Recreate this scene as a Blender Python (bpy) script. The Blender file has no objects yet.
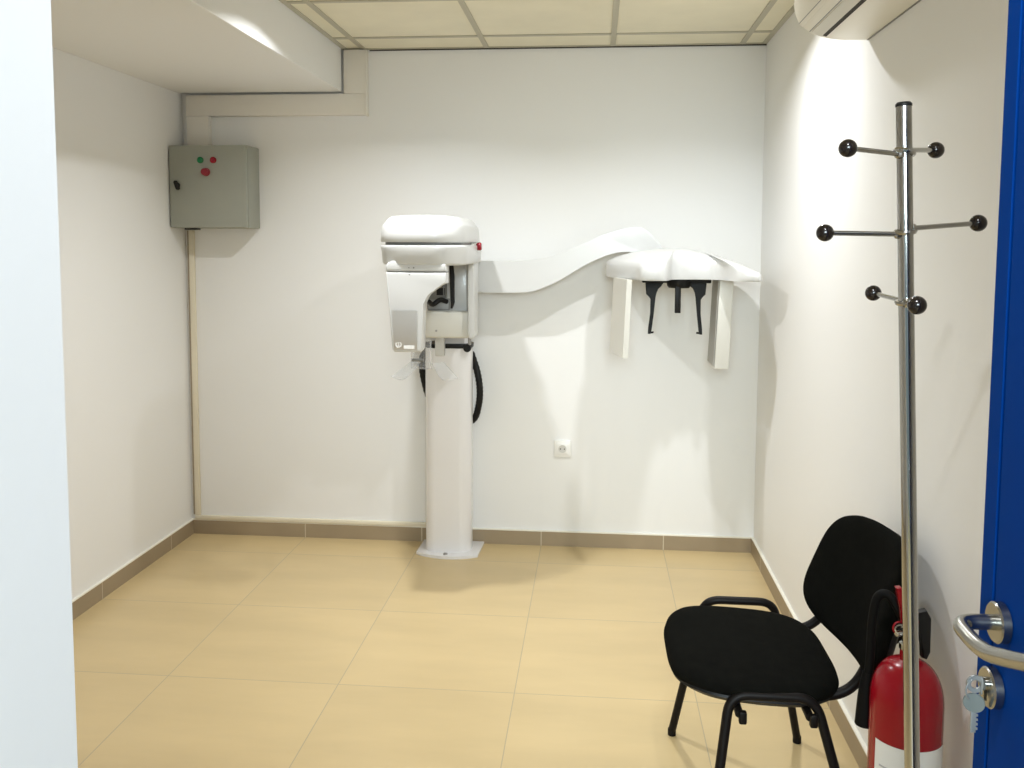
import bpy, bmesh, math
from mathutils import Vector, Matrix
from math import sin, cos, pi, radians

scene = bpy.context.scene
COL = scene.collection

# ------------------------------------------------------------------ room measures (metres)
XL, XR = -2.052, 0.783          # left and right wall
YB, YF = 4.2515, 0.45          # back and front wall
H = 2.4274                     # suspended ceiling
BX, BZ = -1.2315, 2.2229       # boxed beam: side face and underside
BB = 0.075                     # tile skirting
TX, TY, TILE = 0.3483, 3.3993, 0.6     # floor joints
CX, CY = 0.0702, 4.0157        # ceiling joints

# ------------------------------------------------------------------ materials
def mat(name, color, rough=0.5, metal=0.0, spec=0.5, coat=0.0, bump=0.0, bscale=200.0, vary=0.0, vscale=3.0, trans=0.0, ior=1.45):
    m = bpy.data.materials.new(name); m.use_nodes = True
    nt = m.node_tree; b = nt.nodes['Principled BSDF']
    b.inputs['Base Color'].default_value = (*color, 1)
    b.inputs['Roughness'].default_value = rough
    b.inputs['Metallic'].default_value = metal
    b.inputs['Specular IOR Level'].default_value = spec
    b.inputs['Coat Weight'].default_value = coat
    b.inputs['Transmission Weight'].default_value = trans
    b.inputs['IOR'].default_value = ior
    if bump or vary:
        tc = nt.nodes.new('ShaderNodeTexCoord')
    if bump:
        n = nt.nodes.new('ShaderNodeTexNoise'); n.inputs['Scale'].default_value = bscale; n.inputs['Detail'].default_value = 3
        bp = nt.nodes.new('ShaderNodeBump'); bp.inputs['Strength'].default_value = bump; bp.inputs['Distance'].default_value = 0.002
        nt.links.new(tc.outputs['Object'], n.inputs['Vector']); nt.links.new(n.outputs['Fac'], bp.inputs['Height'])
        nt.links.new(bp.outputs['Normal'], b.inputs['Normal'])
    if vary:
        n = nt.nodes.new('ShaderNodeTexNoise'); n.inputs['Scale'].default_value = vscale; n.inputs['Detail'].default_value = 4
        r = nt.nodes.new('ShaderNodeValToRGB')
        r.color_ramp.elements[0].position = 0.3; r.color_ramp.elements[1].position = 0.7
        r.color_ramp.elements[0].color = (*[c * (1 - vary) for c in color], 1)
        r.color_ramp.elements[1].color = (*[min(1, c * (1 + vary)) for c in color], 1)
        nt.links.new(tc.outputs['Object'], n.inputs['Vector']); nt.links.new(n.outputs['Fac'], r.inputs['Fac'])
        nt.links.new(r.outputs['Color'], b.inputs['Base Color'])
    return m

def tile_mat(name, color, joint, x0, y0, w, half, rough, vary=0.06, spec=0.5):
    """large beige tiles in a square grid with thin joints (object coordinates = metres)"""
    m = bpy.data.materials.new(name); m.use_nodes = True
    nt = m.node_tree; N = nt.nodes; L = nt.links; b = N['Principled BSDF']
    tc = N.new('ShaderNodeTexCoord'); sep = N.new('ShaderNodeSeparateXYZ'); L.new(tc.outputs['Object'], sep.inputs[0])
    def op(o, a, v=None, link=None):
        n = N.new('ShaderNodeMath'); n.operation = o
        L.new(a, n.inputs[0])
        if link is not None: L.new(link, n.inputs[1])
        elif v is not None: n.inputs[1].default_value = v
        return n.outputs[0]
    cells = []; dist = []
    for ax, o0 in (('X', x0), ('Y', y0)):
        t = op('DIVIDE', op('SUBTRACT', sep.outputs[ax], o0), w)
        cells.append(op('FLOOR', t))
        f = op('FRACT', t)
        d = op('SUBTRACT', f, 0.5); d = op('ABSOLUTE', d)          # 0.5 on the joint
        dist.append(op('GREATER_THAN', d, 0.5 - half / w))
    j = op('MAXIMUM', dist[0], link=dist[1])
    comb = N.new('ShaderNodeCombineXYZ'); L.new(cells[0], comb.inputs[0]); L.new(cells[1], comb.inputs[1])
    wn = N.new('ShaderNodeTexWhiteNoise'); L.new(comb.outputs[0], wn.inputs['Vector'])
    # soft veining, drawn out sideways, shifted from tile to tile
    mp = N.new('ShaderNodeMapping'); mp.inputs['Scale'].default_value = (0.7, 2.6, 1)
    add = N.new('ShaderNodeVectorMath'); add.operation = 'ADD'
    L.new(tc.outputs['Object'], mp.inputs[0]); L.new(mp.outputs[0], add.inputs[0]); L.new(wn.outputs['Color'], add.inputs[1])
    n = N.new('ShaderNodeTexNoise'); n.inputs['Scale'].default_value = 2.2; n.inputs['Detail'].default_value = 5; n.inputs['Roughness'].default_value = 0.55
    L.new(add.outputs[0], n.inputs['Vector'])
    r = N.new('ShaderNodeValToRGB')
    r.color_ramp.elements[0].position = 0.32; r.color_ramp.elements[1].position = 0.68
    r.color_ramp.elements[0].color = (*[c * (1 - vary) for c in color], 1)
    r.color_ramp.elements[1].color = (*[c * (1 + vary) for c in color], 1)
    L.new(n.outputs['Fac'], r.inputs['Fac'])
    mx = N.new('ShaderNodeMixRGB'); L.new(j, mx.inputs[0]); L.new(r.outputs[0], mx.inputs[1]); mx.inputs[2].default_value = (*joint, 1)
    L.new(mx.outputs[0], b.inputs['Base Color'])
    b.inputs['Roughness'].default_value = rough; b.inputs['Specular IOR Level'].default_value = spec
    return m

M = {}
M['wall'] = mat('wall_paint', (0.825, 0.825, 0.815), 0.6, spec=0.3, bump=0.08, bscale=90)
M['beam'] = mat('beam_paint', (0.825, 0.825, 0.815), 0.6, spec=0.3, bump=0.05, bscale=90)
M['floor'] = tile_mat('floor_tile', (0.58, 0.445, 0.235), (0.40, 0.325, 0.21), TX, TY, TILE, 0.0016, 0.33)
M['skirt'] = mat('skirting_tile', (0.33, 0.26, 0.17), 0.45, vary=0.06, vscale=5)  # floor tile colour, darkened for the dim light on upright faces
M['grout'] = mat('white_sealant', (0.82, 0.79, 0.70), 0.6)
M['joint'] = mat('pale_joint', (0.62, 0.55, 0.42), 0.7)
M['ctile'] = mat('mineral_tile', (0.80, 0.755, 0.60), 0.9, spec=0.1, bump=0.1, bscale=300, vary=0.03, vscale=6)
M['tbar'] = mat('ceiling_rail', (0.47, 0.44, 0.34), 0.5)
M['shadowgap'] = mat('dark_gap', (0.05, 0.045, 0.04), 0.9)
M['trunk'] = mat('trunking_plastic', (0.78, 0.75, 0.69), 0.5, vary=0.01)
M['cream'] = mat('cream_trunking', (0.77, 0.71, 0.57), 0.5, vary=0.01)
M['boxgrey'] = mat('enclosure_paint', (0.33, 0.34, 0.295), 0.45, bump=0.05, bscale=400, vary=0.02, vscale=8)
M['boxside'] = M['boxgrey']
M['green'] = mat('green_lens', (0.01, 0.17, 0.06), 0.25)
M['red'] = mat('red_lens', (0.28, 0.008, 0.02), 0.25)
M['redbig'] = mat('red_button', (0.27, 0.02, 0.035), 0.4)
M['black'] = mat('black_plastic', (0.010, 0.0095, 0.009), 0.45, spec=0.25, bump=0.03)
M['blackgloss'] = mat('black_ball', (0.010, 0.007, 0.006), 0.15, vary=0.02)
M['white'] = mat('device_white', (0.63, 0.63, 0.62), 0.28, coat=0.15, vary=0.005)
M['devcream'] = mat('device_cream', (0.65, 0.635, 0.58), 0.4, vary=0.01)
M['devgrey'] = mat('device_grey', (0.22, 0.22, 0.21), 0.4, vary=0.03)
M['panel'] = mat('satin_panel', (0.72, 0.72, 0.72), 0.3, metal=0.85, vary=0.01)
M['silverprint'] = mat('pale_print', (0.85, 0.85, 0.84), 0.5, vary=0.01)
M['slabgrey'] = mat('slab_grey', (0.36, 0.35, 0.32), 0.5, vary=0.01)
M['screw'] = mat('grey_screw', (0.35, 0.34, 0.33), 0.4, metal=0.6, vary=0.02)
M['column'] = mat('column_paint', (0.80, 0.79, 0.80), 0.25, coat=0.2, vary=0.005)
M['chrome'] = mat('chrome', (0.42, 0.42, 0.41), 0.12, metal=1.0, vary=0.01)
M['steel'] = mat('brushed_steel', (0.37, 0.365, 0.34), 0.26, metal=1.0, vary=0.02, vscale=30)
M['fabric'] = mat('black_fabric', (0.0055, 0.0055, 0.0045), 0.95, spec=0.04, bump=0.6, bscale=700, vary=0.15, vscale=40)
M['tube'] = mat('black_tube', (0.007, 0.0055, 0.005), 0.45, spec=0.18, vary=0.02)
M['extred'] = mat('extinguisher_red', (0.26, 0.002, 0.009), 0.25, spec=0.35, coat=0.08, vary=0.01)
M['label'] = mat('white_label', (0.74, 0.74, 0.72), 0.5, vary=0.01)
M['labelgrey'] = mat('label_print', (0.42, 0.42, 0.43), 0.6, vary=0.01)
M['blue'] = mat('door_blue', (0.0004, 0.033, 0.20), 0.55, spec=0.02, vary=0.03)
M['hose'] = mat('hose_rubber', (0.004, 0.004, 0.004), 0.6, spec=0.12, vary=0.02)
M['key'] = mat('key_metal', (0.27, 0.28, 0.28), 0.35, metal=0.4, vary=0.02)
M['keyhead'] = mat('key_head', (0.16, 0.19, 0.20), 0.35, metal=0.4, vary=0.03)
M['ac'] = mat('aircon_white', (0.80, 0.77, 0.68), 0.4, vary=0.005)
M['acflap'] = mat('aircon_flap', (0.66, 0.64, 0.57), 0.4, vary=0.005)
M['socket'] = mat('socket_white', (0.84, 0.83, 0.80), 0.35, vary=0.005)
M['socketgrey'] = mat('socket_recess', (0.60, 0.59, 0.56), 0.4, vary=0.005)

def acrylic():
    m = bpy.data.materials.new('clear_acrylic'); m.use_nodes = True
    nt = m.node_tree; N = nt.nodes; L = nt.links
    out = N['Material Output']; b = N['Principled BSDF']
    b.inputs['Base Color'].default_value = (0.88, 0.89, 0.90, 1); b.inputs['Roughness'].default_value = 0.12
    tr = N.new('ShaderNodeBsdfTransparent'); tr.inputs[0].default_value = (0.95, 0.955, 0.96, 1)
    lw = N.new('ShaderNodeLayerWeight'); lw.inputs[0].default_value = 0.25
    rp = N.new('ShaderNodeMapRange'); rp.inputs[3].default_value = 0.10; rp.inputs[4].default_value = 0.65
    mx = N.new('ShaderNodeMixShader')
    L.new(lw.outputs['Facing'], rp.inputs[0]); L.new(rp.outputs[0], mx.inputs[0])
    L.new(tr.outputs[0], mx.inputs[1]); L.new(b.outputs[0], mx.inputs[2]); L.new(mx.outputs[0], out.inputs[0])
    return m
M['acrylic'] = acrylic()

# ------------------------------------------------------------------ mesh helpers (all in world metres)
def new(): return bmesh.new()

def bev(bm, geom_edges, w, seg=2):
    if w > 0:
        bmesh.ops.bevel(bm, geom=geom_edges, offset=w, segments=seg, profile=0.5, affect='EDGES', clamp_overlap=True)

def box(bm, x0, x1, y0, y1, z0, z1, bevel=0.0, seg=2, mi=0):
    vs = [bm.verts.new((x, y, z)) for x in (x0, x1) for y in (y0, y1) for z in (z0, z1)]
    q = [(0, 1, 3, 2), (4, 6, 7, 5), (0, 4, 5, 1), (2, 3, 7, 6), (0, 2, 6, 4), (1, 5, 7, 3)]
    fs = [bm.faces.new([vs[i] for i in f]) for f in q]
    for f in fs: f.material_index = mi
    if bevel:
        bev(bm, list({e for f in fs for e in f.edges}), bevel, seg)

def prism(bm, pts, axis, a, b, bevel=0.0, seg=2, mi=0):
    """outline pts in the plane across axis, pulled from a to b; x:(y,z) y:(x,z) z:(x,y)"""
    def P(p, t):
        return {'x': (t, p[0], p[1]), 'y': (p[0], t, p[1]), 'z': (p[0], p[1], t)}[axis]
    A = [bm.verts.new(P(p, a)) for p in pts]; B = [bm.verts.new(P(p, b)) for p in pts]
    n = len(pts); fs = [bm.faces.new(A), bm.faces.new(B)]
    for i in range(n): fs.append(bm.faces.new((A[i], A[(i + 1) % n], B[(i + 1) % n], B[i])))
    for f in fs: f.material_index = mi
    if bevel:
        bev(bm, list(fs[0].edges) + list(fs[1].edges), bevel, seg)
    bmesh.ops.recalc_face_normals(bm, faces=bm.faces)

def spline(pts, n=8):
    P = [Vector(p) for p in pts]
    if len(P) < 3: return P
    out = []
    for i in range(len(P) - 1):
        p0 = P[i - 1] if i else P[0] * 2 - P[1]
        p1, p2 = P[i], P[i + 1]
        p3 = P[i + 2] if i + 2 < len(P) else P[-1] * 2 - P[-2]
        for k in range(n):
            t = k / n
            out.append(0.5 * ((2 * p1) + (p2 - p0) * t + (2 * p0 - 5 * p1 + 4 * p2 - p3) * t * t + (3 * p1 - p0 - 3 * p2 + p3) * t ** 3))
    out.append(P[-1]); return out

def fillet(pts, r, n=6):
    """polyline with rounded corners"""
    P = [Vector(p) for p in pts]; out = [P[0]]
    for i in range(1, len(P) - 1):
        a, b, c = P[i - 1], P[i], P[i + 1]
        u = (a - b).normalized(); v = (c - b).normalized()
        d = min(r, (a - b).length * 0.49, (c - b).length * 0.49)
        s, e = b + u * d, b + v * d
        for k in range(n + 1):
            t = k / n
            out.append(s * (1 - t) ** 2 + b * 2 * t * (1 - t) + e * t * t)
    out.append(P[-1]); return out

def tube(bm, pts, r, seg=12, r2=None, closed=False, mi=0):
    P = [Vector(p) for p in pts]; n = len(P); rings = []
    up = None
    for i in range(n):
        if closed: t = P[(i + 1) % n] - P[i - 1]
        else: t = P[min(i + 1, n - 1)] - P[max(i - 1, 0)]
        t.normalize()
        if up is None:
            up = t.orthogonal().normalized() if abs(t.z) > 0.9 else Vector((0, 0, 1))
        up = (up - t * up.dot(t))
        up = up.normalized() if up.length > 1e-6 else t.orthogonal().normalized()
        s = t.cross(up)
        ra = r[i] if isinstance(r, (list, tuple)) else r
        rb = r2 if r2 else ra
        rings.append([bm.verts.new(P[i] + up * cos(2 * pi * k / seg) * ra + s * sin(2 * pi * k / seg) * rb) for k in range(seg)])
    m = n if closed else n - 1
    for i in range(m):
        A, B = rings[i], rings[(i + 1) % n]
        for k in range(seg):
            f = bm.faces.new((A[k], A[(k + 1) % seg], B[(k + 1) % seg], B[k])); f.smooth = True; f.material_index = mi
    if not closed:
        for R in (rings[0][::-1], rings[-1]):
            f = bm.faces.new(R); f.material_index = mi
    bmesh.ops.recalc_face_normals(bm, faces=bm.faces)

def lathe(bm, prof, o, axis=(0, 0, 1), seg=32, mi=0):
    """prof = [(radius, height)...] about axis through o"""
    A = Vector(axis).normalized(); U = A.orthogonal().normalized(); V = A.cross(U); o = Vector(o); rings = []
    for r, h in prof:
        if r < 1e-6: rings.append([bm.verts.new(o + A * h)])
        else: rings.append([bm.verts.new(o + A * h + (U * cos(2 * pi * k / seg) + V * sin(2 * pi * k / seg)) * r) for k in range(seg)])
    for a, b in zip(rings, rings[1:]):
        for k in range(seg):
            k2 = (k + 1) % seg
            if len(a) == 1 and len(b) == 1: continue
            if len(a) == 1: f = bm.faces.new((a[0], b[k], b[k2]))
            elif len(b) == 1: f = bm.faces.new((a[k], b[0], a[k2]))
            else: f = bm.faces.new((a[k], a[k2], b[k2], b[k]))
            f.material_index = mi
    bmesh.ops.recalc_face_normals(bm, faces=bm.faces)

def sphere(bm, c, r, seg=20, mi=0):
    n = 12
    lathe(bm, [(r * sin(pi * i / n), -r * cos(pi * i / n)) for i in range(n + 1)], c, seg=seg, mi=mi)

def rings_mesh(bm, rings, cap=True):
    R = [[bm.verts.new(p) for p in ring] for ring in rings]
    n = len(R[0])
    for a, b in zip(R, R[1:]):
        for k in range(n): bm.faces.new((a[k], a[(k + 1) % n], b[(k + 1) % n], b[k]))
    if cap:
        bm.faces.new(R[0][::-1]); bm.faces.new(R[-1])
    bmesh.ops.recalc_face_normals(bm, faces=bm.faces)

def rrect(w, h, r, n=8):
    """rounded rectangle outline centred on 0,0"""
    pts = []
    for cx, cy, a0 in ((w / 2 - r, h / 2 - r, 0), (-w / 2 + r, h / 2 - r, 90), (-w / 2 + r, -h / 2 + r, 180), (w / 2 - r, -h / 2 + r, 270)):
        for k in range(n + 1):
            a = radians(a0 + 90 * k / n); pts.append((cx + r * cos(a), cy + r * sin(a)))
    return pts

def obj(name, bm, m, parent=None, smooth=True, angle=35):
    me = bpy.data.meshes.new(name)
    if parent is not None:
        o_ = Vector((0, 0, 0)); p = parent
        while p is not None: o_ += p.location; p = p.parent
        bmesh.ops.translate(bm, verts=bm.verts, vec=-o_)
    bm.normal_update(); bm.to_mesh(me); bm.free()
    for x in (m if isinstance(m, (list, tuple)) else [m]): me.materials.append(x)
    if smooth:
        me.shade_smooth()
        me.set_sharp_from_angle(angle=radians(angle))
    ob = bpy.data.objects.new(name, me); COL.objects.link(ob)
    if parent is not None: ob.parent = parent
    return ob

def tag(o, label, cat, group=None):
    o['label'] = label; o['category'] = cat
    if group: o['group'] = group
    return o

def thing(name, label, cat, loc, group=None):
    o = bpy.data.objects.new(name, None); o.empty_display_size = 0.05
    o.location = loc; COL.objects.link(o)
    return tag(o, label, cat, group)

def struct(name, bm, m, smooth=False, parent=None):
    o = obj(name, bm, m, parent, smooth=smooth)
    if parent is None: o['kind'] = 'structure'
    return o

# ================================================================== SETTING
WT = 0.15
b = new(); box(b, XL - 0.6, XR + 0.8, -1.6, YB + WT, -0.12, 0.0); struct('floor', b, M['floor'])
b = new(); box(b, XL - WT, XR + WT, YB, YB + WT, 0.0, H + 0.3); struct('wall_back', b, M['wall'])
b = new(); box(b, XL - WT, XL, YF, YB, 0.0, H + 0.3); struct('wall_left', b, M['wall'])
b = new(); box(b, XR, XR + WT, YF, YB, 0.0, H + 0.3); struct('wall_right', b, M['wall'])
# front wall with the doorway we look through
DX0, DX1, DH = -0.288, 0.572, 2.06
b = new()
box(b, XL - WT, DX0, YF - 0.22, YF, 0.0, H + 0.3)
box(b, DX1, XR + WT, YF - 0.22, YF, 0.0, H + 0.3)
box(b, DX0, DX1, YF - 0.22, YF, DH, H + 0.3)
struct('wall_front', b, M['wall'])

# suspended ceiling: mineral tiles lying in a grid of rails
b = new()
box(b, XL, XR, YF, YB, H + 0.004, H + 0.05, mi=0)
hw = 0.012
x = CX - 3 * TILE
for k in range(-3, 3):
    xx = CX + k * TILE
    if XL < xx < XR: box(b, xx - hw, xx + hw, YF, YB, H - 0.001, H + 0.01, mi=1)
for k in range(0, 8):
    yy = CY - k * TILE
    if yy > YF: box(b, XL, XR, yy - hw, yy + hw, H - 0.0006, H + 0.01, mi=1)
box(b, XR - 0.022, XR, YF, YB, H - 0.0012, H + 0.01, mi=1)
box(b, BX, BX + 0.022, YF, YB - 0.03, H - 0.0012, H + 0.01, mi=1)
box(b, BX, XR, YB - 0.016, YB, H - 0.0012, H + 0.01, mi=1)
box(b, BX + 0.13, XR, YB - 0.006, YB, H - 0.006, H, mi=2)
struct('ceiling', b, [M['ctile'], M['tbar'], M['shadowgap']])

# boxed beam along the left wall, stopping just short of the trunking
b = new(); box(b, XL, BX, YF, YB - 0.042, BZ, H + 0.02, bevel=0.003); struct('ceiling_beam', b, M['beam'])

# tile skirting with a bright bead of sealant on top
def skirting(name, pts_boxes, joints):
    b = new()
    for (x0, x1, y0, y1) in pts_boxes:
        box(b, x0, x1, y0, y1, 0.0, BB - 0.004, mi=0)
        box(b, x0, x1, y0, y1, BB - 0.004, BB + 0.001, mi=1)
    for (x0, x1, y0, y1) in joints: box(b, x0, x1, y0, y1, 0.0, BB - 0.004, mi=2)
    struct(name, b, [M['skirt'], M['grout'], M['joint']])
skirting('baseboard_back', [(XL, XR, YB - 0.012, YB)],
         [(TX + k * TILE - 0.002, TX + k * TILE + 0.002, YB - 0.0128, YB - 0.01) for k in (-3, -2, -1, 0)])
skirting('baseboard_left', [(XL, XL + 0.012, YF, YB - 0.012)],
         [(XL + 0.011, XL + 0.0128, TY + k * TILE - 0.0015, TY + k * TILE + 0.0015) for k in (-4, -3, -2, -1, 0, 1)])
skirting('baseboard_right', [(XR - 0.012, XR, YF, YB - 0.012)],
         [(XR - 0.0128, XR - 0.011, TY + k * TILE - 0.0015, TY + k * TILE + 0.0015) for k in (-4, -3, -2, -1, 0, 1)])

# ------------------------------------------------------------------ blue door, open into the room
FX = 0.523                                     # its visible face
door = bpy.data.objects.new('door_1', None); door.location = (DX1 - 0.02, YF, 0); COL.objects.link(door)
door['kind'] = 'structure'
b = new()
box(b, FX + 0.006, FX + 0.042, YF + 0.005, 1.185, 0.008, 2.04, bevel=0.002)
box(b, FX + 0.004, FX + 0.012, YF + 0.005, 1.198, 0.008, 2.05)               # rebated face standing past the leaf
box(b, FX, FX + 0.005, 1.1645, 1.2, 0.008, 2.05, bevel=0.0012)                 # edge strip, a groove, then the panel
box(b, FX, FX + 0.005, YF + 0.005, 1.1575, 0.008, 2.05, bevel=0.0012)
obj('door_leaf', b, M['blue'], door, smooth=False)
hy, hz = 1.130, 1.014
b = new(); lathe(b, [(0, 0.012), (0.024, 0.012), (0.026, 0.010), (0.026, 0)], (FX - 0.001, hy, hz), axis=(-1, 0, 0), seg=40)
rose = obj('handle_rosette', b, M['steel'], door)
b = new()
path = fillet([(FX - 0.006, hy, hz), (FX - 0.060, hy, hz), (FX - 0.057, hy - 0.075, hz - 0.006), (FX - 0.054, hy - 0.155, hz + 0.022), (FX - 0.052, hy - 0.215, hz + 0.046)], 0.03, 10)
tube(b, path, 0.0098, 20)
obj('lever_handle', b, M['steel'], door)
b = new(); lathe(b, [(0, 0.012), (0.024, 0.012), (0.026, 0.010), (0.026, 0)], (FX - 0.001, 1.142, 0.922), axis=(-1, 0, 0), seg=40)
box(b, FX - 0.0138, FX - 0.012, 1.1395, 1.1445, 0.905, 0.935, mi=1)
esc = obj('lock_rosette', b, [M['steel'], M['black']], door)
b = new(); lathe(b, [(0, 0.005), (0.0085, 0.005), (0.0085, 0)], (FX - 0.012, 1.142, 0.927), axis=(-1, 0, 0), seg=24)
obj('lock_cylinder', b, M['chrome'], door)

# keys: one in the lock, one hanging from the ring
keys = thing('key_bunch', 'small bunch of keys hanging from the lock of the open blue door', 'keys', (FX - 0.02, 1.142, 0.926))
b = new()
box(b, FX - 0.020, FX - 0.0165, 1.1395, 1.1445, 0.9215, 0.9305)
prism(b, [(1.142 + px, 0.924 + pz) for px, pz in rrect(0.006, 0.024, 0.0028, 4)], 'x', FX - 0.020, FX - 0.018)
lathe(b, [(0.006, -0.0015), (0.0115, -0.0015), (0.0115, 0.0015), (0.006, 0.0015), (0.006, -0.0015)], (FX - 0.026, 1.142, 0.926), axis=(0, 1, 0), seg=24)
obj('inserted_key', b, M['key'], keys)
b = new()
c0 = Vector((FX - 0.028, 1.142, 0.918))
tube(b, [c0 + Vector((0.011 * cos(a), 0.004 * cos(a), 0.014 * sin(a))) for a in [2 * pi * k / 28 for k in range(28)]], 0.0012, 8, closed=True)
obj('key_ring', b, M['key'], keys)
b = new()
kc = Vector((FX - 0.028, 1.139, 0.902))
lathe(b, [(0, -0.0018), (0.0125, -0.0018), (0.0132, 0), (0.0125, 0.0018), (0, 0.0018)], kc, axis=(0.35, 1, 0), seg=28)
hk = obj('key_head', b, M['keyhead'], keys)
b = new()
box(b, kc.x - 0.0035, kc.x + 0.0035, kc.y - 0.001, kc.y + 0.001, kc.z - 0.040, kc.z - 0.011, bevel=0.0006)
for i in range(4): box(b, kc.x + 0.003, kc.x + 0.0055, kc.y - 0.001, kc.y + 0.001, kc.z - 0.036 + i * 0.006, kc.z - 0.033 + i * 0.006)
obj('key_blade', b, M['key'], keys)

# ================================================================== GREY CONTROL BOX
bx0, bx1, by, bz0, bz1 = -2.047, -1.664, 4.083, 1.562, 1.957
cb = thing('control_box', 'grey metal electrical control box on the back wall in the left corner', 'electrical box', ((bx0 + bx1) / 2, YB, bz0))
b = new(); box(b, bx0 + 0.004, bx1, by + 0.026, YB, bz0, bz1, bevel=0.004); obj('body', b, M['boxgrey'], cb)
b = new(); box(b, bx0 + 0.002, bx1 - 0.001, by, by + 0.020, bz0 + 0.002, bz1 - 0.002, bevel=0.004, seg=3)
bd = obj('door', b, M['boxgrey'], cb)
b = new()
lathe(b, [(0.013, 0), (0.013, 0.004), (0.010, 0.006), (0, 0.006)], (-2.004, by, 1.765), axis=(0, -1, 0), seg=20)
prism(b, [(-2.004 + px * cos(0.35) - pz * sin(0.35), 1.765 + px * sin(0.35) + pz * cos(0.35)) for px, pz in rrect(0.016, 0.046, 0.007, 5)], 'y', by - 0.018, by - 0.003, bevel=0.002)
obj('lock', b, M['black'], bd)
def push(name, x, z, r, m, dep, label):
    b = new(); lathe(b, [(r + 0.003, 0), (r + 0.003, 0.004), (r, 0.005), (r, dep - 0.003), (r * 0.8, dep), (0, dep + 0.001)], (x, by, z), axis=(0, -1, 0), seg=28)
    o = obj(name, b, m, bd); o['label'] = label
push('indicator_light', -1.888, 1.885, 0.0125, M['green'], 0.012, 'green indicator light')
push('indicator_light', -1.824, 1.885, 0.0125, M['red'], 0.012, 'small red indicator light')
push('push_button', -1.860, 1.828, 0.0165, M['redbig'], 0.028, 'large red push button')
b = new(); box(b, -2.0, -1.945, by + 0.05, by + 0.11, bz0 - 0.008, bz0 + 0.001, bevel=0.002); obj('cable_gland', b, M['black'], cb)

# ================================================================== TRUNKING
wt = thing('cable_trunking', 'wide pale trunking stepping along the beam above the grey box', 'trunking', (-1.57, YB, 2.11))
td = 0.036
b = new(); box(b, -2.018, -1.113, YB - td, YB, 2.112, BZ - 0.009, bevel=0.002); obj('long_run', b, M['trunk'], wt)
b = new(); box(b, -1.2225, -1.113, YB - td - 0.002, YB, 2.2145, H - 0.006, bevel=0.002); obj('ceiling_riser', b, M['trunk'], wt)
b = new(); box(b, -2.014, -1.903, YB - td - 0.002, YB, bz1 + 0.001, 2.1115, bevel=0.002); obj('box_drop', b, M['trunk'], wt)
b = new(); box(b, -1.118, -1.108, YB - td - 0.005, YB, 2.108, H - 0.0065, bevel=0.001); obj('end_edge', b, M['trunk'], wt)

nt_ = thing('mini_trunking', 'narrow cream trunking running down the left corner from the grey box', 'trunking', (-2.02, YB, 0.1))
b = new(); box(b, -2.030, -2.003, YB - 0.016, YB, 0.0985, bz0 - 0.009, bevel=0.0025); obj('channel', b, M['cream'], nt_)
b = new(); box(b, -2.0395, -2.0305, YB - 0.012, YB, 0.1, bz0 - 0.01, bevel=0.002); ob = obj('side_cable', b, mat('brown_sleeve', (0.36, 0.30, 0.22), 0.6, vary=0.03), nt_)
ob['label'] = 'thin brown line beside the trunking'
ft = obj('skirting_trunking', (lambda b: (box(b, -2.03, -0.70, YB - 0.016, YB, BB + 0.002, BB + 0.022, bevel=0.0025), b)[1])(new()), M['cream'])
tag(ft, 'narrow cream trunking lying along the top of the back wall skirting', 'trunking')

# ================================================================== WALL SOCKET
so = thing('wall_socket', 'white double pole wall socket low on the back wall', 'socket', (-0.150, YB, 0.49))
b = new(); prism(b, [(-0.150 + px, 0.490 + pz) for px, pz in rrect(0.083, 0.083, 0.008, 4)], 'y', YB - 0.010, YB, bevel=0.003); obj('frame', b, M['socket'], so)
b = new(); prism(b, [(-0.150 + px, 0.490 + pz) for px, pz in rrect(0.054, 0.054, 0.005, 4)], 'y', YB - 0.013, YB - 0.0095, bevel=0.001)
obj('face_plate', b, M['socket'], so)
b = new(); lathe(b, [(0.0195, 0.0), (0.0195, 0.0012), (0.017, 0.0006), (0, 0.0006)], (-0.150, YB - 0.0135, 0.490), axis=(0, -1, 0), seg=28)
for s in (-1, 1): lathe(b, [(0.003, 0), (0.003, 0.0012), (0, 0.0012)], (-0.150 + s * 0.0095, YB - 0.0137, 0.490), axis=(0, -1, 0), seg=12, mi=1)
obj('plug_well', b, [M['socketgrey'], M['black']], so)

# ================================================================== AIR CONDITIONER
ac = thing('air_conditioner', 'white wall mounted air conditioner high on the right wall', 'air conditioner', (XR, 2.25, 2.09))
prof = [(XR, 2.375), (0.60, 2.375), (0.578, 2.365), (0.570, 2.34), (0.570, 2.206), (0.5735, 2.175), (0.5775, 2.160), (0.588, 2.137), (0.601, 2.123),
        (0.617, 2.1135), (0.640, 2.103), (0.663, 2.096), (0.690, 2.091), (0.717, 2.089), (XR, 2.089)]
b = new(); prism(b, prof, 'y', 1.86, 2.68, bevel=0.002); obj('casing', b, M['ac'], ac, angle=25)
def strip(i0, i1, off, y0, y1, t0=0.0, t1=1.0):
    P = [Vector((p[0], p[1])) for p in prof]
    seg = P[i0:i1 + 1]
    seg[0] = P[i0].lerp(P[i0 + 1], t0); seg[-1] = P[i1 - 1].lerp(P[i1], t1)
    outp = []
    for k, p in enumerate(seg):
        d = (seg[min(k + 1, len(seg) - 1)] - seg[max(k - 1, 0)]).normalized()
        nrm = Vector((d.y, -d.x))
        if nrm.y > 0: nrm = -nrm
        outp.append(p + nrm * off)
    b = new(); prism(b, [tuple(p) for p in seg] + [tuple(p) for p in outp[::-1]], 'y', y0, y1); return b
fl = obj('louvre_flap', strip(9, 11, 0.003, 1.90, 2.668, 0.1, 0.35), M['acflap'], ac)
obj('air_slot', strip(10, 11, 0.0012, 1.90, 2.662, 0.36, 0.86), M['shadowgap'], ac)
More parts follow.
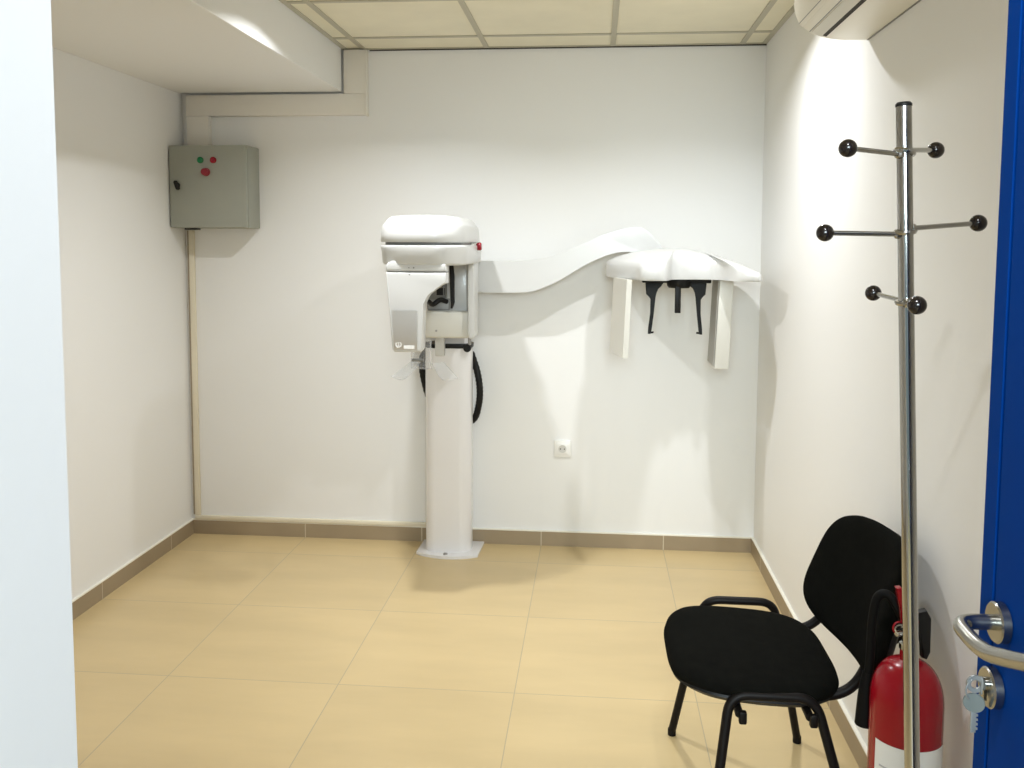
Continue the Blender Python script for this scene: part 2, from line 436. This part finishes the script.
obj('front_panel', strip(4, 8, 0.003, 1.865, 2.676, 0.3, 0.6), M['ac'], ac)
obj('panel_seam', strip(8, 9, 0.0009, 1.865, 2.676, 0.84, 0.97), M['devgrey'], ac)
obj('grille_seam', strip(6, 7, 0.0036, 1.865, 2.676, 0.90, 0.97), M['devgrey'], ac)
b = new(); box(b, XR - 0.005, XR, 1.862, 2.678, 2.0875, 2.092); obj('wall_gap_shade', b, M['devgrey'], ac)  # dark strip added for the shade in the gap at the wall

# ================================================================== PANORAMIC DENTAL X-RAY MACHINE
xr = thing('dental_xray_machine', 'white panoramic dental x-ray machine with long side arm against the back wall', 'x-ray machine', (-0.69, 4.14, 0))
# base plate with bowed front edge
b = new()
front = [(-0.842 + 0.3 * k / 12, 4.055 - 0.045 * (1 - ((k - 6) / 6) ** 2) - 0.012 * k / 12) for k in range(13)]
prism(b, front + [(-0.535, 4.235), (-0.838, 4.235)], 'z', 0.0, 0.014, bevel=0.003)
bp = obj('base_plate', b, M['column'], xr)
b = new(); lathe(b, [(0.011, 0), (0.011, 0.003), (0.008, 0.005), (0, 0.005)], (-0.697, 4.033, 0.014), seg=20); obj('bolt', b, M['screw'], bp)
# column: rounded profile with a lit front groove
b = new(); prism(b, [(-0.694 + px, 4.135 + py) for px, py in rrect(0.222, 0.15, 0.055, 8)], 'z', 0.014, 1.000)
obj('column', b, M['column'], xr, angle=30)
b = new(); prism(b, [(-0.694 + px, 4.135 + py) for px, py in rrect(0.230, 0.158, 0.057, 8)], 'z', 1.000, 1.020, bevel=0.004)
obj('column_collar', b, M['black'], xr)
b = new(); lathe(b, [(0, -0.013), (0.017, -0.013), (0.019, -0.009), (0.019, 0.009), (0.017, 0.013), (0, 0.013)], (-0.594, 4.052, 1.004), axis=(0, 1, 0), seg=24)
obj('knob', b, M['black'], xr)
b = new(); prism(b, [(-0.675 + px, 4.140 + py) for px, py in rrect(0.16, 0.11, 0.04, 8)], 'z', 1.020, 1.40)
obj('inner_column', b, M['column'], xr)
b = new(); tube(b, [(-0.583, 4.05, 1.02), (-0.583, 4.05, 1.085)], 0.008, 12); obj('stay_pin', b, M['screw'], xr)
# carriage (rear body)
yr0, yr1 = 3.82, 4.10
b = new(); box(b, -0.74, -0.565, 3.875, 4.14, 1.10, 1.41, bevel=0.012, seg=3); cr = obj('carriage', b, M['white'], xr)
b = new()
prism(b, [(-0.556, 1.415), (-0.556, 1.10), (-0.552, 1.078), (-0.545, 1.074)] + [(-0.5264 - 0.018 * (1 - cos(a)), 1.074 + 0.018 * (1 - sin(a))) for a in [pi / 2 * (1 - k / 6) for k in range(1, 7)]] + [(-0.5264, 1.415)],
      'y', yr0 - 0.02, 3.93, bevel=0.006, seg=3)
obj('side_cheek', b, M['white'], xr)
b = new()
box(b, -0.758, -0.553, yr0 + 0.004, 3.92, 1.074, 1.193, bevel=0.010, seg=3)
lb = obj('sensor_housing', b, M['devcream'], xr)
b = new(); lathe(b, [(0.005, 0), (0.005, 0.002), (0, 0.002)], (-0.700, yr0 + 0.004, 1.106), axis=(0, -1, 0), seg=14); obj('screw', b, M['screw'], lb)
b = new(); prism(b, [(-0.640, 1.405), (-0.622, 1.405), (-0.617, 1.35), (-0.617, 1.235), (-0.626, 1.207), (-0.634, 1.207), (-0.634, 1.24)], 'y', yr0 - 0.01, yr0 + 0.004, bevel=0.002)
obj('dark_slot', b, M['black'], xr)
b = new()
box(b, -0.745, -0.66, yr0 + 0.02, 3.92, 1.245, 1.33, bevel=0.006)
box(b, -0.700, -0.664, yr0 - 0.005, yr0 + 0.05, 1.262, 1.30, bevel=0.003, mi=1)
box(b, -0.752, -0.645, yr0 + 0.05, 3.92, 1.193, 1.25, bevel=0.008, mi=2)
tube(b, spline([(-0.735, yr0 + 0.01, 1.235), (-0.71, yr0 - 0.02, 1.225), (-0.68, yr0 - 0.01, 1.245), (-0.655, yr0 + 0.02, 1.235)], 5), 0.011, 10, mi=1)
obj('positioning_light', b, [M['devgrey'], M['black'], mat('mid_grey', (0.36, 0.36, 0.35), 0.4, vary=0.03)], xr)

# rotating arm: disc, cap and front tube housing
def oval(cx, cy, w, l, r, z, n=10):
    return [(cx + px, cy + py, z) for px, py in rrect(w, l, r, n)]
cxc, cyc = -0.680, 3.715
b = new()
rings_mesh(b, [oval(cxc - 0.008, cyc, w, l, r, z) for w, l, r, z in (
    (0.300, 0.56, 0.09, 1.405), (0.336, 0.64, 0.12, 1.408), (0.348, 0.655, 0.13, 1.416), (0.351, 0.66, 0.13, 1.460), (0.358, 0.668, 0.13, 1.476), (0.356, 0.664, 0.13, 1.484), (0.35, 0.65, 0.12, 1.486))])
obj('rotating_arm', b, M['white'], xr, angle=50)
b = new()
rings_mesh(b, [oval(cxc - 0.012, cyc, w, l, r, z) for w, l, r, z in ((0.315, 0.62, 0.11, 1.486), (0.315, 0.62, 0.11, 1.500))])
obj('cap_seam', b, M['devgrey'], xr)
b = new()
rings_mesh(b, [oval(cxc - 0.014, cyc, w, l, r, z) for w, l, r, z in (
    (0.338, 0.660, 0.125, 1.497), (0.347, 0.668, 0.13, 1.502), (0.345, 0.665, 0.13, 1.530), (0.336, 0.655, 0.125, 1.560), (0.318, 0.640, 0.118, 1.573),
    (0.312, 0.634, 0.115, 1.5745), (0.298, 0.618, 0.112, 1.588), (0.268, 0.580, 0.10, 1.600), (0.17, 0.48, 0.07, 1.606), (0.06, 0.36, 0.028, 1.607))])
obj('top_cap', b, M['white'], xr, angle=50)
# front tube housing: shoulder, main shell with a cut-away corner, satin inset
y0 = 3.395
b = new(); prism(b, [(-0.823, 1.383), (-0.825, 1.405), (-0.815, 1.418), (-0.79, 1.425), (-0.60, 1.418), (-0.585, 1.412), (-0.582, 1.383)], 'y', y0 + 0.002, y0 + 0.08, bevel=0.008, seg=3)
sh = obj('tube_shoulder', b, M['white'], xr)
b = new(); box(b, -0.818, -0.586, y0 + 0.006, y0 + 0.075, 1.376, 1.386); obj('shoulder_seam', b, M['devgrey'], xr)
b = new()
cut = [(-0.582, 1.378), (-0.582, 1.337), (-0.608, 1.325), (-0.642, 1.308), (-0.660, 1.294), (-0.671, 1.275), (-0.674, 1.25), (-0.678, 1.075), (-0.686, 1.063), (-0.790, 1.062), (-0.799, 1.072), (-0.823, 1.378)]
prism(b, cut, 'y', y0, y0 + 0.07, bevel=0.007, seg=3)
fb = obj('tube_housing', b, M['white'], xr)
b = new()
# curved inset: its face leans back toward the foot of the housing
nz = 14; zs = [1.072 + (1.228 - 1.072) * k / nz for k in range(nz + 1)]
for za, zb in zip(zs, zs[1:]):
    def P(z, x0_, x1_):
        t = (1.228 - z) / (1.228 - 1.072)
        xa = -0.7975 + 0.006 * t; xb = -0.698 + 0.0 * t
        yy = y0 - 0.0005 - 0.018 * t * (1 - t) - 0.004 * (1 - t)
        return (xa, yy, z), (xb, yy, z)
    a0, a1 = P(za, 0, 0); b0, b1 = P(zb, 0, 0)
    vs = [b.verts.new(v) for v in (a0, a1, b1, b0)]; bk = [b.verts.new((v[0], y0 + 0.002, v[2])) for v in (a0, a1, b1, b0)]
    b.faces.new(vs)
    b.faces.new((vs[0], vs[3], bk[3], bk[0])); b.faces.new((vs[1], bk[1], bk[2], vs[2]))
bmesh.ops.remove_doubles(b, verts=b.verts, dist=1e-5); bmesh.ops.recalc_face_normals(b, faces=b.faces)
obj('inset_panel', b, M['panel'], fb, angle=60)
b = new()
lathe(b, [(0.013, 0), (0.013, 0.001), (0.008, 0.001), (0.008, 0.0)], (-0.772, y0 - 0.003, 1.093), axis=(0, -1, 0), seg=24)
box(b, -0.7735, -0.7705, y0 - 0.0042, y0 - 0.002, 1.085, 1.101)
box(b, -0.751, -0.708, y0 - 0.0042, y0 - 0.002, 1.076, 1.089)
obj('printed_mark', b, M['silverprint'], fb)
for px, pz, r in ((-0.730, 1.397, 0.0022), (-0.711, 1.397, 0.0030), (-0.728, 1.370, 0.0030)):
    b = new(); lathe(b, [(r, 0), (r, 0.002), (0, 0.002)], (px, y0 + 0.0015, pz), axis=(0, -1, 0), seg=12)
    obj('fixing_screw', b, M['devgrey'], fb)
b = new()
lathe(b, [(0.011, 0), (0.011, 0.006), (0.017, 0.010), (0.018, 0.022), (0.014, 0.028), (0, 0.028)], (-0.520, 3.78, 1.480), axis=(1, 0, 0.05), seg=24)
ob = obj('emergency_button', b, M['red'], xr); ob['label'] = 'red emergency stop button'
b = new(); box(b, -0.565, -0.515, 3.76, 3.80, 1.466, 1.494, bevel=0.004); obj('button_mount', b, M['devcream'], xr)

# chin support of clear acrylic with a dark pin
b = new()
prism(b, [(-0.743 + px, 3.70 + py) for px, py in rrect(0.085, 0.05, 0.012, 4)], 'z', 0.955, 1.074)
cs = obj('chin_support', b, M['acrylic'], xr)
def slab(bm, quad, t):
    q = [Vector(v) for v in quad]; n = (q[1] - q[0]).cross(q[3] - q[0]).normalized() * t
    A = [bm.verts.new(v) for v in q]; B = [bm.verts.new(v + n) for v in q]
    bm.faces.new(A[::-1]); bm.faces.new(B)
    for i in range(4): bm.faces.new((A[i], A[(i + 1) % 4], B[(i + 1) % 4], B[i]))
    bmesh.ops.recalc_face_normals(bm, faces=bm.faces)
b = new()
slab(b, [(-0.852, 3.60, 0.930), (-0.79, 3.585, 0.925), (-0.74, 3.66, 0.985), (-0.775, 3.67, 0.99)], 0.004)
slab(b, [(-0.63, 3.585, 0.922), (-0.568, 3.60, 0.930), (-0.64, 3.67, 0.985), (-0.69, 3.66, 0.98)], 0.004)
tube(b, spline([(-0.852, 3.60, 0.930), (-0.79, 3.585, 0.926), (-0.74, 3.66, 0.986)], 5), 0.0022, 8)
tube(b, spline([(-0.568, 3.60, 0.930), (-0.63, 3.585, 0.924), (-0.69, 3.66, 0.982)], 5), 0.0022, 8)
obj('acrylic_wings', b, M['acrylic'], cs)
b = new(); tube(b, [(-0.772, 3.64, 0.999), (-0.722, 3.64, 0.999)], 0.0065, 12); obj('bite_pin', b, M['devgrey'], cs)
b = new(); box(b, -0.745, -0.700, 4.03, 4.072, 0.965, 1.078, bevel=0.006); obj('support_bracket', b, M['white'], xr)
# corrugated cable looping behind the column
b = new()
cab = spline([(-0.800, 4.12, 0.985), (-0.832, 4.16, 0.93), (-0.826, 4.17, 0.84), (-0.80, 4.20, 0.73), (-0.74, 4.232, 0.64), (-0.66, 4.232, 0.60),
              (-0.585, 4.205, 0.635), (-0.556, 4.17, 0.71), (-0.549, 4.16, 0.79), (-0.562, 4.165, 0.875), (-0.60, 4.225, 0.96)], 9)
rr = [0.0150 + (0.0020 if k % 2 else 0.0) for k in range(len(cab))]
tube(b, cab, rr, 14)
obj('cable', b, M['black'], xr)

# long cephalometric arm
top = spline([(-0.56, 1.413, 0), (-0.371, 1.414, 0), (-0.255, 1.424, 0), (-0.163, 1.452, 0), (-0.071, 1.489, 0), (0.020, 1.531, 0), (0.111, 1.559, 0), (0.175, 1.572, 0),
              (0.205, 1.571, 0), (0.232, 1.558, 0), (0.270, 1.523, 0), (0.335, 1.445, 0)], 5)
bot = spline([(-0.56, 1.264, 0), (-0.330, 1.268, 0), (-0.254, 1.285, 0), (-0.162, 1.327, 0), (-0.070, 1.384, 0), (0.021, 1.430, 0), (0.112, 1.457, 0), (0.205, 1.455, 0), (0.300, 1.432, 0)], 5)
b = new()
prism(b, [(p.x, p.y) for p in top] + [(p.x, p.y) for p in bot[::-1]], 'y', 4.065, 4.165, bevel=0.012, seg=3)
arm = obj('side_arm', b, M['white'], xr, angle=40)
# cephalostat body: lobed plan, domed top
plan = [(0.048, 4.06), (0.058, 3.98), (0.105, 3.84), (0.165, 3.68), (0.182, 3.625), (0.202, 3.604), (0.235, 3.597), (0.268, 3.600), (0.290, 3.615), (0.304, 3.66), (0.322, 3.735), (0.36, 3.768), (0.43, 3.775), (0.495, 3.768),
        (0.530, 3.735), (0.552, 3.67), (0.575, 3.625), (0.605, 3.606), (0.64, 3.600), (0.668, 3.606), (0.686, 3.72), (0.708, 3.88), (0.728, 4.03), (0.71, 4.12), (0.62, 4.165), (0.45, 4.172), (0.25, 4.172), (0.09, 4.14), (0.056, 4.11)]
pl = spline([(p[0], p[1], 0) for p in plan + [plan[0]]], 4)[:-1]
def ztop(x):
    d = x - 0.33
    return 1.476 - (0.36 if d < 0 else 0.60) * d * d
cen = Vector((0.38, 3.95))
def ring(s, f, zb=1.345):
    out = []
    for p in pl:
        x = cen.x + (p.x - cen.x) * s; y = cen.y + (p.y - cen.y) * s
        if s < 0.96:                                           # the crown loses the lobes of the rim
            t = min(1.0, (0.96 - s) / 0.35) ** 0.8
            a = math.atan2((p.y - cen.y) / 0.30, (p.x - cen.x) / 0.34)
            x += (cen.x + 0.31 * s * cos(a) - x) * t; y += (cen.y + 0.235 * s * sin(a) - y) * t
        zt = ztop(p.x if s > 0.9 else x)
        edge = zb + (zt - zb) * (0.56 + 0.14 * min(1, max(0, (p.y - 3.65) / 0.4)))
        out.append((x, y, zb + (edge - zb) * f if f <= 1 else edge + (ztop(x) - edge) * (f - 1)))
    return out
b = new()
rings_mesh(b, [ring(0.93, 0.0), ring(0.985, 0.0), ring(1.0, 0.12), ring(1.0, 0.75), ring(0.985, 1.0), ring(0.95, 1.22), ring(0.87, 1.48), ring(0.72, 1.74), ring(0.5, 1.92), ring(0.25, 2.0), ring(0.05, 2.0)])
ce = obj('cephalostat', b, M['white'], xr, angle=50)
# hanging plates
b = new()
slab(b, [(0.089, 3.87, 1.018), (0.140, 3.66, 1.018), (0.153, 3.66, 1.347), (0.102, 3.87, 1.347)], 0.022)
lp = obj('collimator_plate', b, M['devcream'], ce)
b = new()
prism(b, [(0.514, 0.962), (0.575, 0.962), (0.588, 1.348), (0.530, 1.348)], 'y', 3.79, 3.99, bevel=0.004)
rp = obj('sensor_plate', b, M['devcream'], ce)
b = new(); slab(b, [(0.5125, 3.985, 0.972), (0.5125, 3.795, 0.972), (0.5275, 3.795, 1.34), (0.5275, 3.985, 1.34)], 0.003)  # thin slab, greyer and darker than the plate it lies on
obj('face_slab', b, M['slabgrey'], rp)
# ear rods and nose rest
def poly(bm, pts, y, t): prism(bm, pts, 'y', y - t / 2, y + t / 2, bevel=0.0015, seg=1)
b = new(); box(b, 0.206, 0.504, 3.865, 3.925, 1.326, 1.346, bevel=0.004)
lathe(b, [(0, -0.03), (0.044, -0.03), (0.052, -0.02), (0.055, 0.0), (0.055, 0.01), (0, 0.01)], (0.367, 3.89, 1.334), seg=28)
mb = obj('head_clamp', b, M['black'], ce)
for s, x0_ in ((1, 0.225), (-1, 0.484)):
    X = lambda d: x0_ + s * d
    b = new()
    poly(b, [(X(-0.004), 1.330), (X(0.078), 1.330), (X(0.064), 1.308), (X(0.052), 1.300), (X(0.046), 1.282), (X(0.040), 1.262), (X(0.034), 1.18), (X(0.026), 1.112), (X(0.022), 1.098), (X(0.011), 1.098), (X(0.012), 1.120), (X(0.020), 1.19), (X(0.022), 1.252), (X(0.016), 1.262), (X(0.001), 1.274)], 3.905, 0.022)
    poly(b, [(X(0.012), 1.098), (X(0.012), 1.107), (X(0.036), 1.109), (X(0.036), 1.101)], 3.905, 0.012)
    obj('ear_rod', b, M['black'], ce)
b = new(); box(b, 0.347, 0.372, 3.842, 3.860, 1.196, 1.315, bevel=0.002); obj('nose_rest', b, M['black'], ce)

# ================================================================== COAT STAND
base = Vector((0.585, 1.50, 0)); topp = Vector((0.498, 1.50, 1.722))
ax = (topp - base).normalized()
cst = thing('coat_stand', 'chrome coat stand with six black ball hooks in front of the red extinguisher', 'coat stand', tuple(base))
b = new(); lathe(b, [(0.0, 0.0), (0.165, 0.0), (0.168, 0.004), (0.165, 0.012), (0.06, 0.022), (0.03, 0.028), (0, 0.028)], base, seg=48); obj('base', b, M['black'], cst)
PR = 0.0124
b = new(); tube(b, [base + ax * 0.02, topp - ax * 0.004], PR, 28); obj('pole', b, M['chrome'], cst)
b = new(); lathe(b, [(0, -0.004), (PR + 0.0006, -0.004), (PR + 0.0006, 0.0), (PR - 0.002, 0.003), (0, 0.003)], topp, axis=ax, seg=28); obj('pole_cap', b, M['black'], cst)
def onaxis(z): return base + (topp - base) * (z / 1.729)
for zz, A, B in ((1.651, (0.391, 1.424, 1.643), (0.589, 1.602, 1.658)), (1.521, (0.375, 1.482, 1.512), (0.638, 1.536, 1.530)), (1.404, (0.502, 1.634, 1.406), (0.485, 1.368, 1.402))):
    for e in (A, B):
        e = Vector(e); c = onaxis(e.z * 0.5 + zz * 0.5)
        d = (e - c).normalized()
        b = new(); tube(b, [c + d * (PR - 0.002), e - d * 0.008], 0.0042, 14)
        hk = obj('hook_arm', b, M['chrome'], cst)
        b = new(); sphere(b, e, 0.0142, 24); obj('ball', b, M['blackgloss'], hk)
        b = new(); lathe(b, [(0.004, -0.003), (0.0085, -0.002), (0.0075, 0.004), (0.004, 0.006)], c + d * PR, axis=d, seg=18); obj('socket', b, M['chrome'], hk)
    c = onaxis(zz); tilt = (ax + Vector((0.30, 0.1, 0)) if zz > 1.6 else ax + Vector((-0.04, -0.12, 0))).normalized()
    b = new(); lathe(b, [(PR - 0.001, -0.0035), (PR + 0.0045, -0.0035), (PR + 0.006, 0), (PR + 0.0045, 0.0035), (PR - 0.001, 0.0035)], c, axis=tilt, seg=28); obj('collar_ring', b, M['chrome'], cst)

# ================================================================== VISITOR CHAIR
ch = thing('visitor_chair', 'black fabric visitor chair on a black tube frame against the right wall', 'chair', (0.42, 2.24, 0))
def seat_outline(grow, cx=0.400, cy=2.230, sc=1.0):
    # front edge at -x; broad rounded front, shallower rounded rear
    pts = []
    hx, hyy = 0.206 + grow, 0.232 + grow
    for k in range(72):
        a = 2 * pi * k / 72; c_, s_ = cos(a), sin(a)
        e = 2 / 3.9
        x = hx * math.copysign(abs(c_) ** e, c_); y = hyy * math.copysign(abs(s_) ** e, s_)
        w = 1.0 - 0.10 * max(0, -x / hx) ** 2 - 0.07 * max(0, x / hx) ** 2
        pts.append((cx + x * sc, cy + y * w * sc))
    return pts
def seat_z(x, z): return z + 0.010 * ((0.40 - x) / 0.2) - (0.018 * max(0, (0.26 - x) / 0.07) ** 2)
b = new()
rings_mesh(b, [[(x, y, seat_z(x, z)) for x, y in seat_outline(0, sc=g)] for g, z in ((0.7, 0.428), (0.92, 0.430), (0.98, 0.438), (1.0, 0.450), (0.98, 0.463), (0.92, 0.473), (0.82, 0.480), (0.62, 0.484), (0.35, 0.486), (0.06, 0.486))])
obj('seat', b, M['fabric'], ch, angle=70)
b = new()
rings_mesh(b, [[(x, y, seat_z(x, z)) for x, y in seat_outline(0, sc=g)] for g, z in ((0.75, 0.412), (0.90, 0.415), (0.96, 0.428), (0.95, 0.434))])
obj('seat_pan', b, M['black'], ch)
# backrest: padded shell, hollowed sideways, leaning back
YAW, TILT = -0.1254, 0.2638
U = Vector((sin(YAW), cos(YAW), 0)); W0 = Vector((-cos(YAW), sin(YAW), 0))      # W0 points toward the sitter
V = Vector((0, 0, cos(TILT))) - W0 * sin(TILT); W = W0 * cos(TILT) + Vector((0, 0, sin(TILT)))
BC = Vector((0.684, 2.169, 0.644)); BW, BH = 0.215, 0.161
def back_ring(s, off):
    out = []
    for k in range(96):
        a = 2 * pi * k / 96; c_, s_ = cos(a), sin(a); e = 2 / 3.7
        u = BW * math.copysign(abs(c_) ** e, c_); v = BH * math.copysign(abs(s_) ** e, s_)
        u *= 1 - 0.1077 * v / BH
        u *= s; v *= s
        out.append(BC + U * u + V * v + W * (off + 0.0545 * (u / BW) ** 2))
    return out
b = new(); rings_mesh(b, [back_ring(s, o_) for s, o_ in ((0.90, -0.022), (0.96, -0.019), (0.985, -0.010), (0.99, 0.0), (0.975, 0.010), (0.94, 0.017), (0.85, 0.022), (0.6, 0.025), (0.3, 0.026), (0.05, 0.026))])
obj('backrest', b, M['fabric'], ch, angle=70)
b = new(); rings_mesh(b, [back_ring(s, o_) for s, o_ in ((0.05, -0.036), (0.6, -0.036), (0.90, -0.033), (0.955, -0.027), (0.97, -0.018), (0.95, -0.014))])
obj('back_shell', b, M['black'], ch, angle=70)
# tube frame
TR = 0.0115
for ysd, yt, f, r in ((1, 2.488, (0.25, 2.60), (0.622, 2.595)), (-1, 2.006, (0.262, 1.925), (0.640, 1.948))):
    tz = 0.474 if ysd > 0 else 0.446
    tf = Vector((0.325, yt, tz)); tr = Vector((0.520, yt, tz))
    b = new()
    mid = (tf + tr) / 2
    tube(b, fillet([mid, tf, (f[0], f[1], 0.012)], 0.045, 8), TR, 14, r2=TR)
    lathe(b, [(0.0, 0), (0.0125, 0), (0.0125, 0.018), (0.0115, 0.02)], (f[0], f[1], 0), seg=18)
    obj('leg', b, M['tube'], ch)
    b = new()
    tube(b, fillet([mid, tr, (r[0], r[1], 0.012)], 0.045, 8), TR, 14)
    lathe(b, [(0.0, 0), (0.0125, 0), (0.0125, 0.018), (0.0115, 0.02)], (r[0], r[1], 0), seg=18)
    obj('leg', b, M['tube'], ch)
    b = new()
    ty = yt - ysd * 0.06
    ty2 = 2.169 + ysd * 0.135
    tube(b, fillet([(0.40, ty, 0.418), (0.615, ty, 0.425), (0.672, ty - ysd * 0.01, 0.535), (0.70 + 0.012 * (1 - ysd), ty2, 0.60)], 0.09, 10), TR * 1.05, 14)
    obj('back_bracket', b, M['tube'], ch)
for xx in (0.345, 0.505):
    b = new(); tube(b, [(xx, 1.99, 0.408), (xx, 2.50, 0.408)], 0.010, 12)
    for yy in (1.985, 2.505): box(b, xx - 0.002, xx + 0.016, yy - 0.008, yy + 0.008, 0.388, 0.418, bevel=0.004)
    obj('cross_rail', b, M['tube'], ch)

# ================================================================== FIRE EXTINGUISHER
ex, ey, ER = 0.667, 1.85, 0.0725
fe = thing('fire_extinguisher', 'red fire extinguisher with white label standing behind the coat stand pole', 'fire extinguisher', (ex, ey, 0))
b = new()
prof = [(0, 0.006), (ER - 0.012, 0.006), (ER - 0.004, 0.0), (ER, 0.012), (ER, 0.5326)]
prof += [(0.018 + (ER - 0.018) * cos(a) ** 0.9, 0.5326 + 0.088 * sin(a)) for a in [pi / 2 * k / 12 for k in range(1, 12)]]
prof += [(0.0175, 0.6230), (0.0165, 0.6492), (0, 0.6492)]
lathe(b, prof, (ex, ey, 0), seg=48); obj('cylinder', b, M['extred'], fe, angle=40)
b = new()
def arc_band(bm, r, a0, a1, z0, z1, n=24, mi=0):
    vs = [[bm.verts.new((ex + r * cos(a0 + (a1 - a0) * k / n), ey + r * sin(a0 + (a1 - a0) * k / n), z)) for k in range(n + 1)] for z in (z0, z1)]
    for k in range(n):
        f = bm.faces.new((vs[0][k], vs[0][k + 1], vs[1][k + 1], vs[1][k])); f.material_index = mi
arc_band(b, ER + 0.0006, radians(-160), radians(-20), 0.16, 0.4616)
for i in range(5): arc_band(b, ER + 0.0010, radians(-150), radians(-40 - 12 * (i % 2)), 0.408 - i * 0.03, 0.412 - i * 0.03, mi=1)
obj('label', b, [M['label'], M['labelgrey']], fe)
b = new()
lathe(b, [(0.0, 0.6463), (0.019, 0.6463), (0.019, 0.6580), (0.0135, 0.6609), (0.0135, 0.7124), (0.010, 0.7163), (0, 0.7163)], (ex, ey, 0), seg=24)
tube(b, [(ex, ey, 0.6833), (ex - 0.03, ey - 0.012, 0.6833)], 0.007, 14)
obj('valve', b, M['chrome'], fe)
b = new()
ring_c = Vector((ex - 0.025, ey - 0.022, 0.6949))
tube(b, [ring_c + Vector((0.0105 * cos(a), -0.003 * cos(a), 0.0105 * sin(a))) for a in [2 * pi * k / 28 for k in range(28)]], 0.0014, 8, closed=True)
obj('pull_ring', b, M['chrome'], fe)
b = new()
tube(b, [ring_c + Vector((0.012 * cos(a), 0.010, 0.013 * sin(a))) for a in [radians(60 + 15 * k) for k in range(12)]], 0.0022, 8)
obj('seal_tag', b, M['extred'], fe)
b = new()
prism(b, [(ex - 0.036, 0.7824), (ex - 0.026, 0.7843), (ex - 0.008, 0.7367), (ex + 0.012, 0.7124), (ex + 0.004, 0.7066), (ex - 0.022, 0.7100), (ex - 0.024, 0.7338)], 'y', ey - 0.022, ey - 0.004, bevel=0.002)
obj('lever', b, M['extred'], fe)
b = new()
prism(b, [(ex + 0.006, 0.7221), (ex + 0.034, 0.7299), (ex + 0.044, 0.7124), (ex + 0.045, 0.6395), (ex + 0.038, 0.6230), (ex + 0.028, 0.6269), (ex + 0.026, 0.6833), (ex + 0.006, 0.6988)], 'y', ey - 0.002, ey + 0.018, bevel=0.004)
obj('carry_handle', b, M['black'], fe)
b = new()
hose = spline([(ex - 0.005, ey + 0.012, 0.6978), (ex - 0.030, ey + 0.035, 0.7435), (ex - 0.052, ey + 0.045, 0.7367), (ex - 0.060, ey + 0.05, 0.6833), (ex - 0.060, ey + 0.055, 0.6055), (ex - 0.062, ey + 0.06, 0.5472)], 8)
tube(b, hose, 0.0095, 14)
obj('hose', b, M['hose'], fe)
b = new()
tube(b, spline([(ex - 0.0615, ey + 0.060, 0.5618), (ex - 0.064, ey + 0.062, 0.5180), (ex - 0.065, ey + 0.062, 0.4420)], 5), [0.0115 + 0.0009 * k for k in range(11)], 16)
obj('nozzle', b, M['hose'], fe)

# ================================================================== CAMERA
cam_d = bpy.data.cameras.new('camera'); cam = bpy.data.objects.new('camera', cam_d); COL.objects.link(cam)
r_ = Vector((0.9961169144320454, 0.08789382110715185, 0.005076316929141918))
u_ = Vector((-0.011854767380370411, 0.076771686556673, 0.9969782207418582))
f_ = Vector((-0.08723850796946502, 0.9931670475576745, -0.07751553633197443))
mtx = Matrix((r_, u_, -f_)).transposed().to_4x4(); mtx.translation = Vector((0, 0, 1.4906))
cam.matrix_world = mtx
cam_d.sensor_fit = 'HORIZONTAL'; cam_d.sensor_width = 36.0
cam_d.lens = 875.644 / 1024 * 36.0
cam_d.shift_x = -6.0365 / 1024; cam_d.shift_y = -71.532 / 1024
cam_d.clip_start = 0.02
scene.camera = cam

# ================================================================== LIGHT
def lamp(name, loc, power, size, color, spread=180):
    l = bpy.data.lights.new(name, 'AREA'); l.shape = 'DISK'; l.size = size; l.energy = power; l.color = color; l.spread = radians(spread)
    o = bpy.data.objects.new(name, l); o.location = loc; COL.objects.link(o); return o
LAMP = (0.955, 0.98, 1.0)
for x_, w_ in ((-0.83, 14.0), (0.37, 10.5)):
    lamp('downlight', (x_, 3.116, H - 0.004), w_, 0.07, LAMP, 140)
lamp('downlight', (0.20, 0.716, H - 0.004), 9, 0.07, LAMP, 150)

# added, unseen area light behind the viewer: daylight fill through the doorway
l = bpy.data.lights.new('daylight_fill', 'AREA'); l.shape = 'RECTANGLE'; l.size = 1.5; l.size_y = 1.0; l.energy = 130; l.color = (0.82, 0.95, 1.0)
o = bpy.data.objects.new('daylight_fill', l); o.location = (0.0, -1.95, 2.08); o.rotation_euler = (radians(90), 0, 0); COL.objects.link(o)

w = bpy.data.worlds.new('daylight'); scene.world = w; w.use_nodes = True
bg = w.node_tree.nodes['Background']; bg.inputs[0].default_value = (0.72, 0.95, 1.0, 1); bg.inputs[1].default_value = 0.30

vs = scene.view_settings
vs.view_transform = 'Standard'; vs.look = 'None'; vs.exposure = 0.30; vs.gamma = 1.0; vs.use_curve_mapping = False
scene.cycles.use_denoising = True
scene.cycles.max_bounces = 10; scene.cycles.diffuse_bounces = 6
